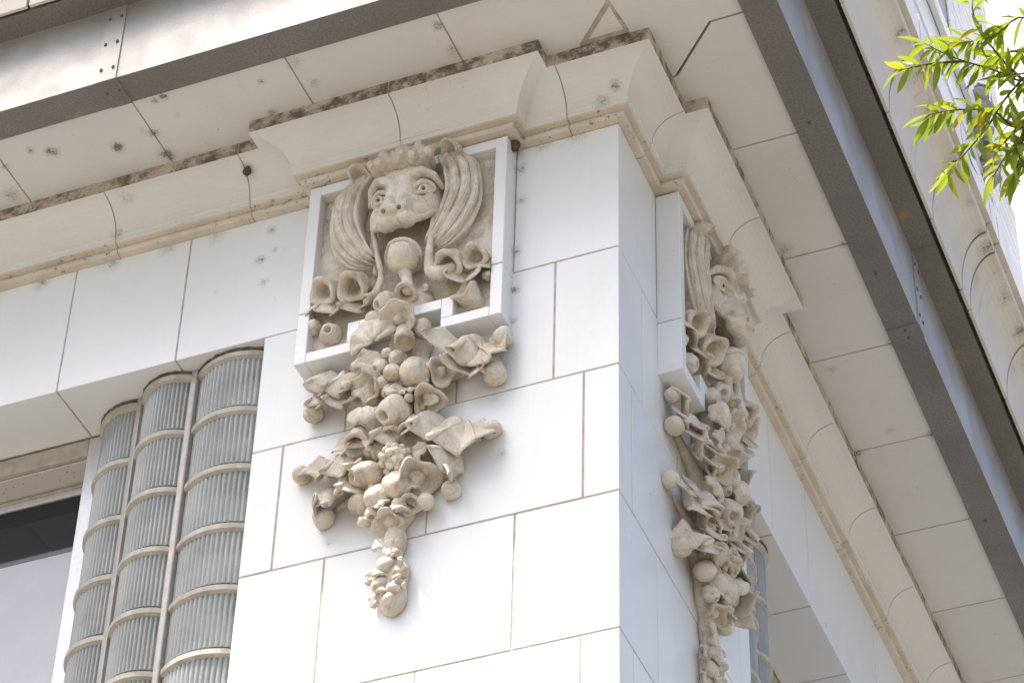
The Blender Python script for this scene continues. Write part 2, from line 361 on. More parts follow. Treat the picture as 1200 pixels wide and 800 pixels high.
# windows with curved glass block screens
def arc(A, Bp, sag, n, off=0.):
    A = Vector(A); Bp = Vector(Bp); c = (A+Bp)/2; d = (Bp-A); L = d.length; d.normalize(); nn = Vector((d.y, -d.x))
    R_ = (L*L/4+sag*sag)/(2*sag); ctr = c-nn*(R_-sag); half = math.asin(min(1, L/2/R_)); out = []
    for i in range(n+1):
        t = -half+2*half*i/n; out.append((ctr+(nn*math.cos(t)+d*math.sin(t))*(R_+(off(i) if callable(off) else off))).to_tuple())
    return out, nn
COLS = [((-2.602,.340),(-2.352,.196),.062), ((-2.318,.190),(-2.042,.116),.070), ((-2.008,.118),(-1.650,.098),.068)]
for side in 'FR':
    scr = part(prism('glass_block_screen', side, [(-2.60,.37),(-2.34,.235),(-2.03,.165),(-1.66,.155),(-1.66,.42),(-2.60,.46)], -3.2, -.004, M['block_backing'], None))
    for A, Bp, sag in COLS:
        nr = 17
        pts, nn = arc(A, Bp, sag, nr*6, lambda i: .0075*abs(math.sin(math.pi*i/6)))
        inner = [(x-nn.x*.035, y-nn.y*.035) for x, y in (pts[-1], pts[0])]
        base = None
        for k in range(9):
            zt = -.052-.32*k; zb = zt-.268
            if base is None:
                base = prism('glass_block', side, pts+inner, zb, zt, M['block'], scr); m0 = base
            else:
                o = m0.copy(); link(o); o.parent = scr; o.location.z = m0.location.z-.32*k
        o1, _ = arc(A, Bp, sag, 20, .021); o2, _ = arc(A, Bp, sag, 20, .006); o3, _ = arc(A, Bp, sag, 20, -.03)
        def band(name, z, h, mm, b1, b2):
            n = 21; v = []; f = []
            for i in range(n):
                for (pp, dz) in ((o3, h), (b2, h), (b1, h*.55), (b1, -h*.55), (b2, -h), (o3, -h)): v.append(S(side, pp[i][0], pp[i][1], z+dz))
            for i in range(n-1):
                for q in range(6): f.append([i*6+q, i*6+(q+1)%6, (i+1)*6+(q+1)%6, (i+1)*6+q])
            f += [list(range(6)), list(range((n-1)*6, n*6))]
            o = mesh(name, v, f, mm, scr); 
            for p in o.data.polygons: p.use_smooth = False
            return o
        b0 = None
        for k in range(10):
            z = -.034-.32*k if k else -.032
            if b0 is None: b0 = band('block_band', -.032, .022, M['bead'], o1, o2)
            else: o = b0.copy(); link(o); o.parent = scr; o.location.z = b0.location.z-.32*k
        o4, _ = arc(A, Bp, sag, 20, lambda i: .022+.006*noise.noise((i*.9, A[0]*9, 0))); o5, _ = arc(A, Bp, sag, 20, .012)
        band('sealant_strip', -.006, .0085, M['dark_mortar'], o4, o5)
    for (x, y, rot) in ((-2.338,.180,-25), (-2.026,.100,-9)):
        c, s_ = math.cos(math.radians(rot)), math.sin(math.radians(rot))
        prism('mullion', side, [(x+c*a-s_*b_, y+s_*a+c*b_) for a, b_ in ((-.016,-.012),(-.012,-.016),(.012,-.016),(.016,-.012),(.016,.05),(-.016,.05))], -3.2, -.004, M['mull'], scr)
    prism('mullion', side, [(-2.614,.325),(-2.604,.325),(-2.604,.37),(-2.614,.37)], -3.2, -.004, M['dark_mortar'], scr)
    end = -LEFT if side == 'F' else END
    w = part(box('window', side, -end, -2.70, .53, .56, -3.2, .0-.004, M['alu'], None, 0))
    box('window_post', side, -2.688, -2.616, .338, .56, -3.2, -.004, M['alu'], w, .003)
    box('head_rail', side, -end, -2.69, .340, .365, -.10, -.004, M['bead'], w, .002)
    box('perforated_board', side, -end, -2.69, .366, .53, -.112, -.10, M['perf'], w, 0)
    box('sash_rail', side, -end, -2.69, .500, .53, -.168, -.113, M['alu'], w, .003)
    box('sash_bead', side, -end, -2.69, .490, .4995, -.135, -.122, M['bead'], w, .002)
    box('glass_pane', side, -end, -2.69, .512, .528, -.492, -.169, M['pane'], w, 0)
    box('shade_panel', side, -end, -2.69, .510, .528, -3.1, -.493, M['shade'], w, .002)

# far upper wall along the right street front
up = part(box('far_wall', 'R', -END, -2.0, -.02, .0, 2.2, 9.14, M['glaze'], None, 0))
box('ledge', 'R', -8.90, -2.0, -.075, -.021, 9.15, 9.34, M['glaze'], up, .006)
box('ledge', 'R', -8.90, -2.0, -.045, -.021, 8.55, 8.62, M['glaze'], up, .006)
box('recess_panel', 'R', -8.03, -5.5, .005, .02, 9.345, 13.1, M['reveal_shade'], up, 0)
bw, bh = .50, .143
bk = None
part(box('brick_backing', 'R', -END+.003, -8.04, -.004, .019, 9.341, 13.15, M['mortar'], None, 0))
for r_ in range(22):
    z = 9.345+r_*bh; off = (r_ % 2)*bw/2; y = 8.045-off
    while y < END-.01:
        a = max(y, 8.045); b_ = min(y+bw-.012, END)
        if b_-a > .05: box('brick', 'R', -b_, -a, -.014-random.uniform(0,.003), .01, z, z+bh-.014, M['brick'], up, .003)
        y += bw
part(box('brick_backing', 'R', -END+.003, -8.92, -.026, -.018, 7.6, 9.338, M['mortar'], None, 0))
for r_ in range(12):
    z = 7.62+r_*bh; off = (r_ % 2)*bw/2; y = 8.925-off
    while y < END-.01:
        a = max(y, 8.925); b_ = min(y+bw-.012, END)
        if b_-a > .05: box('brick', 'R', -b_, -a, -.036-random.uniform(0,.003), -.02, z, z+bh-.014, M['brick'], up, .003)
        y += bw

nb = tag(empty('neighbouring_building', (-4, 22, GZ)), 'plain bright white building standing beyond the corner building', 'building')
bpy.context.view_layer.update(); NI = nb.matrix_world.inverted()
def npart(o, p=None):
    o.parent = nb; o.matrix_parent_inverse = NI; return o
npart(box('wall', 'F', -14, 5, 16, 28, GZ, 30, M['brick'], None, .02)); npart(box('parapet', 'F', -14.1, 5.1, 15.9, 28.1, 30.001, 30.6, M['glaze'], None, .02))
for wx in (-10.5, -7, 2.5):
    for wz in np.arange(-6, 28, 4.2):
        wd = npart(box('window', 'F', wx-.7, wx+.7, 15.96, 16.05, wz, wz+2.2, M['alu'], None, .01)); box('pane', 'F', wx-.62, wx+.62, 15.945, 15.958, wz+.08, wz+2.12, M['pane'], wd, 0)
PIECES = [
("acorn",0.034,0.160,0.097,0.091,(0,0.5,-0.9)),
("bell",0.063,0.170,-0.124,0.048,(0.1,0.5,-1)),
("bud",-0.033,0.160,-0.150,0.057,(-0.5,0.6,-0.6)),
("ball",-0.091,0.130,-0.216,0.057,0),
("trumpet",0.045,0.180,-0.286,0.077,(0,0.8,-0.5)),
("tube",0.063,0.160,-0.378,0.048,(0.2,0.4,-1)),
("ball",0.130,0.130,-0.319,0.046,0),
("bud",-0.317,0.090,-0.182,0.057,(0.1,0.8,-0.2)),
("ball",-0.403,0.090,-0.116,0.044,0),
("fan",-0.068,0.150,-0.371,0.101,(-0.3,0.5,0.8)),
("bell",0.330,0.100,-0.177,0.059,(-0.3,0.7,0.3)),
("ball",0.409,0.110,-0.091,0.027,0),
("bell",-0.196,0.140,0.026,0.065,(-0.1,0.6,-0.8)),
("bell",-0.343,0.120,0.058,0.059,(-0.2,0.7,-0.7)),
("bell",0.247,0.140,0.015,0.061,(-0.1,0.5,-0.8)),
("bell",0.361,0.120,0.028,0.054,(0.0,0.7,-0.6)),
("leaf",0.101,0.090,-0.066,0.048,(0.6,0.4,-0.2)),
("ball",-0.007,0.170,-0.453,0.026,0),
("ball",0.046,0.180,-0.506,0.041,0),
("ball",0.036,0.190,-0.594,0.044,0),
("leaf",-0.080,0.150,-0.467,0.081,(-1,0.3,-0.2)),
("peach",0.127,0.170,-0.600,0.080,(0.2,0.6,-0.5)),
("flower",-0.071,0.160,-0.605,0.069,(-0.4,0.8,-0.3)),
("leaf",-0.174,0.120,-0.509,0.067,(-0.6,0.4,-0.7)),
("flower",0.215,0.110,-0.572,0.063,(0.5,0.7,-0.2)),
("flower",0.175,0.130,-0.728,0.067,(0.3,0.7,-0.6)),
("ball",0.113,0.180,-0.741,0.022,0),
("leaf",0.058,0.170,-0.689,0.053,(-0.5,0.5,-0.3)),
("bud",0.037,0.150,-0.770,0.080,(-0.4,0.6,-0.7)),
("fan",-0.107,0.130,-0.726,0.069,(-0.1,0.5,-0.8)),
("ball",-0.051,0.130,-0.727,0.025,0),
("ball",-0.014,0.180,-0.623,0.033,0),
("ball",0.468,0.060,-0.415,0.050,0),
("ball",0.435,0.060,-0.611,0.059,0),
("ball",-0.403,0.050,-0.408,0.041,0),
("ball",-0.391,0.050,-0.567,0.050,0),
("ball",0.427,0.050,-0.897,0.047,0),
("ball",0.262,0.050,-1.169,0.047,0),
("bell",0.120,0.140,-0.889,0.059,(0.0,0.35,-1)),
("bell",-0.137,0.120,-0.848,0.054,(0.0,0.35,-1)),
("tube",0.013,0.100,-0.815,0.050,(0.0,0.3,-1)),
("ball",-0.421,0.050,-0.894,0.046,0),
("ball",-0.299,0.050,-1.156,0.053,0),
("berry",0.069,0.180,-1.068,0.075,(0,0.8,-0.3)),
("bud",-0.059,0.160,-1.099,0.075,(-0.6,0.6,-0.3)),
("oval",0.069,0.160,-1.181,0.069,(0.4,0.2,-0.6)),
("flower",0.140,0.120,-1.139,0.091,(0.5,0.7,-0.4)),
("leaf",-0.023,0.150,-0.964,0.069,(-0.7,0.4,0.4)),
("leaf",0.144,0.130,-1.026,0.064,(0.7,0.4,0.3)),
("leaf",-0.150,0.110,-1.078,0.076,(-0.8,0.3,-0.6)),
("ball",-0.108,0.120,-1.190,0.053,0),
("oval",-0.013,0.140,-1.203,0.066,(-0.3,0.5,-0.7)),
("bud",-0.043,0.120,-1.265,0.043,(0.1,0.5,-0.8)),
("ball",0.077,0.140,-1.268,0.037,0),
("bell",0.109,0.100,-1.231,0.044,(0.2,0.5,-0.8)),
("flower",0.023,0.100,-1.303,0.061,(0,0.7,-0.6)),
("leaf",-0.027,0.070,-1.393,0.058,(-0.5,0.5,-0.5)),
("oval",0.052,0.060,-1.386,0.044,(0.5,0.3,-0.6)),
("bud",0.038,0.080,-1.448,0.036,(0.2,0.6,-0.6)),
("peach",0.013,0.090,-1.517,0.065,(-0.1,0.6,-0.6)),
("oval",0.074,0.060,-1.529,0.050,(0.3,0.2,-0.8)),
("oval",-0.020,0.080,-1.591,0.050,(-0.2,0.4,-0.8)),
("oval",0.052,0.090,-1.635,0.041,(0.6,0.3,-0.3)),
("ball",0.033,0.080,-1.681,0.046,0),
("leaf",-0.073,0.050,-1.518,0.055,(-0.5,0.3,-0.8)),
("leaf",-0.056,0.040,-1.626,0.050,(-0.3,0.2,-0.9)),
("leaf",0.076,0.050,-1.584,0.050,(0.4,0.2,-0.9)),
]
RIBBONS = [
([(-0.115,0.110,-0.047),(-0.206,0.107,-0.037),(-0.310,0.103,-0.006),(-0.422,0.100,0.011)],0.100),
([(0.205,0.110,-0.017),(0.274,0.107,-0.021),(0.343,0.103,-0.023),(0.411,0.100,-0.010)],0.100),
([(0.184,0.150,-0.364),(0.257,0.130,-0.435),(0.318,0.110,-0.458),(0.371,0.090,-0.501),(0.414,0.070,-0.476),(0.446,0.050,-0.405)],0.120),
([(0.255,0.120,-0.490),(0.303,0.105,-0.555),(0.356,0.090,-0.559),(0.409,0.075,-0.553),(0.434,0.060,-0.580)],0.090),
([(-0.148,0.140,-0.560),(-0.236,0.110,-0.498),(-0.325,0.080,-0.441),(-0.407,0.050,-0.364)],0.090),
([(-0.172,0.120,-0.599),(-0.256,0.097,-0.555),(-0.341,0.073,-0.510),(-0.414,0.050,-0.501)],0.080),
([(0.083,0.140,-0.827),(0.160,0.122,-0.835),(0.230,0.104,-0.872),(0.292,0.086,-0.916),(0.351,0.068,-0.909),(0.417,0.050,-0.864)],0.130),
([(0.215,0.120,-0.951),(0.259,0.097,-1.026),(0.276,0.073,-1.092),(0.260,0.050,-1.139)],0.090),
([(0.046,0.130,-0.859),(-0.033,0.110,-0.820),(-0.113,0.090,-0.791),(-0.208,0.070,-0.788),(-0.260,0.050,-0.799)],0.120),
([(-0.103,0.130,-1.006),(-0.206,0.103,-0.941),(-0.308,0.077,-0.899),(-0.410,0.050,-0.870)],0.090),
([(-0.127,0.120,-1.078),(-0.225,0.097,-1.061),(-0.309,0.073,-1.077),(-0.328,0.050,-1.127)],0.090),
]
# ------------------------------------------------------------------ sculpture toolkit (u = along the wall, w = out from it, z = up)
def A3(*p): return np.array(p, float)
def ell(P, c, r):
    q = (P-A3(*c))/A3(*r); k0 = np.sqrt((q*q).sum(-1))+1e-9; k1 = np.sqrt(((q/A3(*r))**2).sum(-1))+1e-9; return k0*(k0-1)/k1
def caps(P, a, b, ra, rb):
    a, b = A3(*a), A3(*b); d = b-a; t = np.clip(((P-a)@d)/(d@d), 0, 1); return np.sqrt(((P-a-t[..., None]*d)**2).sum(-1))-(ra+(rb-ra)*t)
def smin(a, b, k): h = np.clip(.5+.5*(b-a)/k, 0, 1); return b*(1-h)+a*h-k*h*(1-h)
def smax(a, b, k): return -smin(-a, -b, k)
def tube(P, pts, rad):
    d = None
    for i in range(len(pts)-1):
        c = caps(P, pts[i], pts[i+1], rad[i], rad[i+1]); d = c if d is None else np.minimum(d, c)
    return d
def surface(fn, lo, hi, h):
    ax = [np.arange(l, u+h, h) for l, u in zip(lo, hi)]; X = np.stack(np.meshgrid(*ax, indexing='ij'), -1); V = fn(X)
    V[0] = V[-1] = 1; V[:, 0] = 1; V[:, -1] = 1; V[:, :, 0] = 1; V[:, :, -1] = 1
    n = np.array(V.shape)-1; ins = V < 0
    acc = np.zeros((*n, 3)); cnt = np.zeros(n)
    sl = lambda o, k: slice(o, o+k)
    for axis in range(3):
        for o1 in (0, 1):
            for o2 in (0, 1):
                o = [0, 0, 0]; oth = [i for i in range(3) if i != axis]; o[oth[0]] = o1; o[oth[1]] = o2
                p = list(o); p[axis] = 1
                a = V[tuple(sl(o[i], n[i]) for i in range(3))]; b = V[tuple(sl(p[i], n[i]) for i in range(3))]
                c = (a < 0) != (b < 0); t = np.where(c, a/np.where(c, a-b, 1), 0)
                pos = np.zeros((*n, 3)); pos[..., axis] = t; pos[..., oth[0]] = o1; pos[..., oth[1]] = o2
                acc += np.where(c[..., None], pos, 0); cnt += c
    act = cnt > 0; idx = -np.ones(n, int); idx[act] = np.arange(act.sum())
    cell = np.stack(np.nonzero(act), -1); verts = A3(*lo)+(cell+acc[act]/cnt[act][:, None])*h
    faces = []
    for axis in range(3):
        a = ins[tuple(slice(0, -1) if i == axis else slice(None) for i in range(3))]; b = ins[tuple(slice(1, None) if i == axis else slice(None) for i in range(3))]
        e = np.stack(np.nonzero(a != b), -1); oth = [i for i in range(3) if i != axis]
        e = e[(e[:, oth[0]] > 0) & (e[:, oth[1]] > 0) & (e[:, oth[0]] < n[oth[0]]) & (e[:, oth[1]] < n[oth[1]])]
        q = []
        for d1, d2 in ((0,0),(1,0),(1,1),(0,1)):
            c = e.copy(); c[:, oth[0]] -= d1; c[:, oth[1]] -= d2; q.append(idx[c[:, 0], c[:, 1], c[:, 2]])
        faces.append(np.stack(q, -1))
    faces = np.concatenate(faces); faces = faces[(faces >= 0).all(1)]
    return verts, faces.tolist()
def carve(name, fn, lo, hi, h, parent, m=None):
    v, f = surface(fn, lo, hi, h); v = v.copy(); v[:, 1] *= -1
    return mesh(name, v, f, m or M['sculpt'], parent, True)
def frame(d):
    d = Vector(d).normalized(); out = Vector((0, 1, 0)); n = out-d*out.dot(d)
    if n.length < .15: n = Vector((0, .1, 1))-d*Vector((0, .1, 1)).dot(d)
    n.normalize(); return d, n, d.cross(n)
def wob(p, amp, s=18.):
    v = noise.noise_vector(Vector(p)*s); return Vector(p)+v*amp
def put(name, verts, faces, parent, amp):
    vv = []
    for p in verts: q = wob(p, amp); vv.append((q.x, -q.y, q.z))
    return mesh(name, vv, faces, M['sculpt'], parent, True)
def lathe(name, c, r, d, prof, parent, lobes=0, la=0., rimwave=0., n=28, amp=.05, m=None, ph=0.):
    d, nn, s = frame(d); c = Vector(c); verts = []; faces = []; k = len(prof)
    for j in range(n):
        t = 2*math.pi*j/n+ph
        for (rho, ze) in prof:
            rr = rho*(1+la*math.cos(lobes*t)*min(1, rho)); zz = ze+rimwave*math.cos((lobes or 3)*t+1)*rho*rho
            verts.append(c+r*(rr*(math.cos(t)*nn+math.sin(t)*s)+zz*d))
    for j in range(n):
        j2 = (j+1) % n
        for i in range(k-1): faces.append([j*k+i, j*k+i+1, j2*k+i+1, j2*k+i])
    o = put(name, verts, faces, parent, amp*r)
    bm = bmesh.new(); bm.from_mesh(o.data); bmesh.ops.remove_doubles(bm, verts=bm.verts, dist=r*.02); bmesh.ops.recalc_face_normals(bm, faces=bm.faces); bm.to_mesh(o.data); bm.free()
    for p in o.data.polygons: p.use_smooth = True
    return o
def sheet(name, grid, th, parent, amp):
    N, Mm = len(grid), len(grid[0]); Gd = np.array([[tuple(p) for p in r] for r in grid])
    du = np.gradient(Gd, axis=0); dv = np.gradient(Gd, axis=1); nn = np.cross(du, dv); nn /= np.linalg.norm(nn, axis=-1, keepdims=True)+1e-9
    edge = np.ones((N, Mm)); edge[0] = edge[-1] = .45; edge[:, 0] = edge[:, -1] = .45
    top = Gd+nn*(th/2*edge)[..., None]; bot = Gd-nn*(th/2*edge)[..., None]
    verts = [Vector(p) for p in top.reshape(-1, 3)]+[Vector(p) for p in bot.reshape(-1, 3)]; o = N*Mm; f = []
    for i in range(N-1):
        for j in range(Mm-1):
            a = [i*Mm+j, i*Mm+j+1, (i+1)*Mm+j+1, (i+1)*Mm+j]; f.append(a); f.append([x+o for x in a[::-1]])
    ring = [j for j in range(Mm)]+[i*Mm+Mm-1 for i in range(1, N)]+[(N-1)*Mm+j for j in range(Mm-2, -1, -1)]+[i*Mm for i in range(N-2, 0, -1)]
    for a, b in zip(ring, ring[1:]+ring[:1]): f.append([a, b, b+o, a+o])
    return put(name, verts, f, parent, amp)
def spline(pts, n):
    P = [Vector(p) for p in pts]; P = [P[0]*2-P[1]]+P+[P[-1]*2-P[-2]]; out = []; k = len(P)-3
    for i in range(n):
        t = i/(n-1)*k; s = min(int(t), k-1); t -= s; a, b, c, d = P[s:s+4]
        out.append(.5*((2*b)+(c-a)*t+(2*a-5*b+4*c-d)*t*t+(3*b-a-3*c+d)*t**3))
    return out
def icos(sub):
    bm = bmesh.new(); bmesh.ops.create_icosphere(bm, subdivisions=sub, radius=1); bm.verts.ensure_lookup_table()
    v = [x.co.copy() for x in bm.verts]; f = [[x.index for x in q.verts] for q in bm.faces]; bm.free(); return v, f
ICO3 = icos(3); ICO2 = icos(2)
def piece(kind, u, w, z, r, d, parent):
    c = Vector((u, w, z)); d = d or (random.uniform(-.3,.3), .8, random.uniform(-.6,0))
    if kind == 'flower': d = (d[0]*1.2, d[1]*.8, d[2]-.25)
    D, nn, s = frame(d); ph = random.uniform(0, 6)
    if kind in ('ball', 'oval', 'peach'):
        v, f = ICO3; out = []
        st = 1.35 if kind == 'oval' else 1.0
        for p in v:
            q = p.copy(); rad = 1.
            rad += .10*math.exp(-((1-p.z)/.06)) if kind != 'oval' else .05*p.z
            if kind == 'peach':
                rad *= 1-.20*math.exp(-(p.x/.13)**2)*(1 if p.y > 0 else .2)
            if kind == 'ball': rad *= 1+.05*math.cos(3*math.atan2(p.y, p.x)+ph)*(1-p.z*p.z)
            q *= rad
            out.append(c+r*(q.x*nn*.97+q.y*s+q.z*st*D))
        return put('fruit', out, f, parent, .11*r)
    if kind == 'berry':
        v, f = ICO2; out = [c+r*.8*(p.x*nn+p.y*s+p.z*D) for p in v]; ff = list(f)
        for k in range(34):
            th = math.acos(1-1.7*(k+.5)/34); a = k*2.39996; q = Vector((math.sin(th)*math.cos(a), math.sin(th)*math.sin(a), math.cos(th)))
            cc = c+r*.80*(q.x*nn+q.y*s+q.z*D); o = len(out); rr = r*random.uniform(.17,.25)
            out += [cc+rr*p for p in icos1[0]]; ff += [[x+o for x in t] for t in icos1[1]]
        return put('berry_cluster', out, ff, parent, .03*r)
    if kind == 'bud':
        return lathe('bud', c, r, d, [(0,-1.15),(.5,-1.02),(.85,-.6),(1,-.05),(.93,.45),(.7,.85),(.50,1.08),(.36,1.10),(.28,.95),(.22,.6),(0,.5)], parent, 4, .05, .02, 28, .06, None, ph)
    if kind == 'bell':
        return lathe('bell_flower', c, r, d, [(0,-1.6),(.5,-1.45),(.72,-.9),(.82,-.3),(.95,.3),(1.08,.68),(1.0,.86),(.80,.80),(.60,.55),(.48,.1),(.38,-.4),(0,-.6)], parent, 3, .10, .12, 32, .08, None, ph)
    if kind == 'trumpet':
        return lathe('bell_flower', c, r, d, [(0,-1.1),(.45,-.95),(.55,-.4),(.9,.15),(1.08,.36),(1.08,.46),(.95,.44),(.62,.16),(.36,-.05),(.30,.08),(.24,.32),(0,.42)], parent, 6, .07, .06, 36, .06, None, ph)
    if kind == 'tube':
        return lathe('stalk', c, r, d, [(0,-1.4),(.8,-1.3),(.88,-.4),(.92,.5),(.95,1.15),(.75,1.2),(.55,.9),(0,.7)], parent, 3, .05, .05, 24, .08, None, ph)
    if kind == 'acorn':
        return lathe('fruit', c, r, d, [(0,-1.15),(.6,-1.02),(1.0,-.62),(1.17,-.15),(1.17,0),(1.08,.10),(.99,.06),(.98,.2),(.88,.55),(.6,.86),(.2,1.04),(0,1.06)], parent, 3, .03, .05, 40, .05, None, ph)
    if kind == 'flower':
        return lathe('flower', c, r, d, [(0,-1.0),(.55,-.85),(.82,-.35),(.98,.15),(1.12,.48),(1.06,.58),(.88,.46),(.66,.10),(.46,-.10),(.40,.16),(.26,.36),(0,.42)], parent, random.choice((3, 4)), .14, .22, 50, .12, None, ph)
    if kind == 'fan':
        g = [[c+r*(1.15*rho*(math.sin(t)*s+math.cos(t)*D))+nn*r*(.55*(1-rho*rho)+.10*math.cos(9*t)*rho-.15) for rho in np.linspace(.05,1,8).tolist()] for t in np.linspace(-1.5,1.5,36).tolist()]
        return sheet('shell', g, .022, parent, .05*r)
    if kind == 'leaf':
        tw = random.uniform(-.6,.6); g = []
        for t in np.linspace(0, 1, 20).tolist():
            hw = r*.62*math.sin(math.pi*min(1, t*1.02)**.75)**.8*(1+.20*math.sin(17*t+tw*5))+.004; row = []
            for q in np.linspace(-1, 1, 9).tolist():
                lift = .35*r*math.sin(math.pi*t)-.28*abs(q)*hw*(1 if t < .7 else .4)+.10*r*math.sin(8*t+3*q)-(.09*r if abs(q) < .1 else 0)+.05*r*math.cos(q*9+t*14)
                row.append(c+D*(t*1.9-.75)*r+(s*math.cos(tw*t)+nn*math.sin(tw*t))*q*hw+nn*lift)
            g.append(row)
        return sheet('leaf', g, .013, parent, .05*r)
icos1 = icos(2)
def ribbon(pts, width, parent):
    n = 44; P = spline(pts, n); L = sum((P[i+1]-P[i]).length for i in range(n-1)); waves = max(1.2, L/.13); ph = random.uniform(0, 6); g = []
    for i in range(n):
        t = i/(n-1); T = (P[min(i+1, n-1)]-P[max(i-1, 0)]).normalized(); dn = Vector((0, .25, -1)); dn = (dn-T*dn.dot(T)*.85).normalized()
        taper = .38+.62*math.sin(math.pi*(.15+.80*(1-t)))
        row = []; th = waves*2*math.pi*t+ph
        for q in np.linspace(-.5, .5, 11).tolist():
            a = (.55+.45*(q+.5)*2)*.034*(1-.45*t)
            row.append(P[i]+dn*width*1.65*q*taper+Vector((0, 1, 0))*(a*math.sin(th)+.030*(q+.5)**2-.012)+T*a*.55*math.sin(2*th)+Vector((0, 0, .010*math.sin(th*1.7+q*2))))
        g.append(row)
    return sheet('ribbon', g, .011, parent, .006)

def make_relief():
    R = empty('lion_relief', (-.954, 0, 0))
    # frame of square bars with a notch at the foot
    X0, X1, Z0, Z1, BWd, D_ = -.476, .476, -.322, .733, .055, .11
    N0, N1, NZ = -.178, .200, -.155
    def bar(x0, x1, z0, z1): return box('frame_bar', 'F', x0, x1, -D_, .002, z0, z1, M['glaze'], R, .003)
    for x0, x1 in ((X0, X0+BWd), (X1-BWd, X1)):
        bar(x0, x1, Z0, -.035); bar(x0, x1, -.030, Z1)
    bar(X0+BWd, X1-BWd, Z1-BWd, Z1)
    bar(X0+BWd, N0, Z0, Z0+BWd); bar(N1, X1-BWd, Z0, Z0+BWd)
    bar(N0-BWd, N0, Z0+BWd, NZ); bar(N1, N1+BWd, Z0+BWd, NZ); bar(N0, N1, NZ-BWd, NZ)
    bp_ = [(X0+.05,Z0+.05),(N0-.005,Z0+.05),(N0-.005,NZ-.01),(N1+.005,NZ-.01),(N1+.005,Z0+.05),(X1-.05,Z0+.05),(X1-.05,Z1-.05),(X0+.05,Z1-.05)]
    n = len(bp_); mesh('back_panel', [(x, -.055, z) for x, z in bp_]+[(x, -.002, z) for x, z in bp_],
        [list(range(n)), list(range(n, 2*n))]+[[i, (i+1) % n, n+(i+1) % n, n+i] for i in range(n)], M['sculpt'], R)
    # lion head
    OFF = Vector((.012, 0, -.033))
    def head(P):
        P = P-A3(*OFF)
        d = ell(P, (0,.085,.54), (.160,.105,.16))
        d = smin(d, ell(P, (0,.140,.600), (.120,.07,.070)), .04)
        d = smin(d, smin(caps(P, (-.026,.165,.585), (-.034,.222,.350), .043, .032), caps(P, (.026,.165,.585), (.034,.222,.350), .043, .032), .010), .024)
        for s in (-1, 1):
            d = smin(d, ell(P, (s*.118,.105,.43), (.052,.068,.085)), .03)
            d = smin(d, ell(P, (s*.070,.140,.40), (.050,.055,.065)), .025)
        d = smin(d, ell(P, (0,.188,.333), (.078,.068,.044)), .02)
        # hollow of the open mouth behind the lifted lip
        d = smax(d, -smax((P[..., 2]+1.15*P[..., 1]-.5175)/1.524, P[..., 1]-.182, .02), .008)
        for s in (-1, 1):
            d = smin(d, ell(P, (s*.044,.212,.302), (.048,.044,.034)), .016)
            d = smin(d, tube(P, [(s*.075,.205,.300),(s*.112,.172,.330),(s*.146,.130,.385)], [.020,.014,.012]), .008)
            d = smin(d, tube(P, [(s*.146,.125,.385),(s*.154,.105,.29),(s*.142,.085,.15)], [.013,.013,.013]), .008)
            d = smin(d, tube(P, [(s*.052,.215,.440),(s*.092,.190,.425),(s*.130,.158,.405),(s*.152,.125,.385)], [.008,.012,.012,.009]), .010)
            d = smin(d, ell(P, (s*.038,.252,.328), (.026,.026,.022)), .006)
            # brow ridge
            d = smin(d, tube(P, [(s*.028,.205,.535),(s*.060,.214,.567),(s*.105,.205,.582),(s*.145,.172,.570),(s*.172,.125,.530)], [.018,.023,.024,.020,.012]), .010)
        d = smin(d, ell(P, (0,.262,.335), (.040,.022,.020)), .008)
        d = smax(d, -caps(P, (0,.290,.310), (0,.262,.25), .004, .006), .006)
        for s in (-1, 1):
            d = smax(d, -caps(P, (s*.044,.300,.318), (s*.030,.240,.332), .0130, .010), .004)
            d = smax(d, -ell(P, (s*.106,.212,.508), (.046,.064,.032)), .005)
            up = [(s*(.104+.047*math.cos(a)), .188-.024*max(0, math.cos(a))-.006*abs(math.cos(a)), .503+.033*math.sin(a)) for a in np.linspace(.0, math.pi, 9)]
            lo = [(s*(.104+.047*math.cos(a)), .181-.024*max(0, math.cos(a))-.004*abs(math.cos(a)), .503-.027*math.sin(a)) for a in np.linspace(.0, math.pi, 9)]
            d = smin(d, tube(P, up, [.006,.009,.011,.012,.012,.012,.011,.009,.006]), .004)
            d = smin(d, tube(P, lo, [.005,.007,.008,.009,.009,.009,.008,.007,.005]), .004)
            # bags under the eye
            d = smin(d, tube(P, [(s*.06,.190,.462),(s*.10,.176,.447),(s*.145,.142,.460)], [.005,.008,.005]), .012)
        d = d+.0018*np.sin(P[..., 0]*190+P[..., 2]*60)*np.exp(-((P[..., 2]-.285)/.03)**2)+.004*np.sin(P[..., 0]*55+1.5)*np.exp(-((P[..., 2]-.635)/.04)**2)
        return np.maximum(d, .056-P[..., 1])
    H = carve('lion_head', head, (-.25,.03,.08), (.25,.34,.76), .0052, R)
    for s in (-1, 1):
        c = Vector((s*.104,.152,.503))+OFF
        e = carve('eye', lambda P: np.minimum(ell(P, c, (.041,.034,.033)), 1), (c.x-.05, c.y-.05, c.z-.05), (c.x+.05, c.y+.05, c.z+.05), .005, H)
        n = Vector((s*.12, 1, -.25)).normalized(); q = c+n*.032; D, a, b = frame(n)
        tor = []; tf = []
        for i in range(20):
            t = i/20*2*math.pi
            for j in range(8):
                p = j/8*2*math.pi; rr = .0175+.0055*math.cos(p); v = q+(a*math.cos(t)+b*math.sin(t))*rr+D*.006*math.sin(p); tor.append((v.x, -v.y, v.z)); tf.append([i*8+j, i*8+(j+1) % 8, ((i+1) % 20)*8+(j+1) % 8, ((i+1) % 20)*8+j])
        mesh('iris', tor, tf, M['sculpt'], H, True)
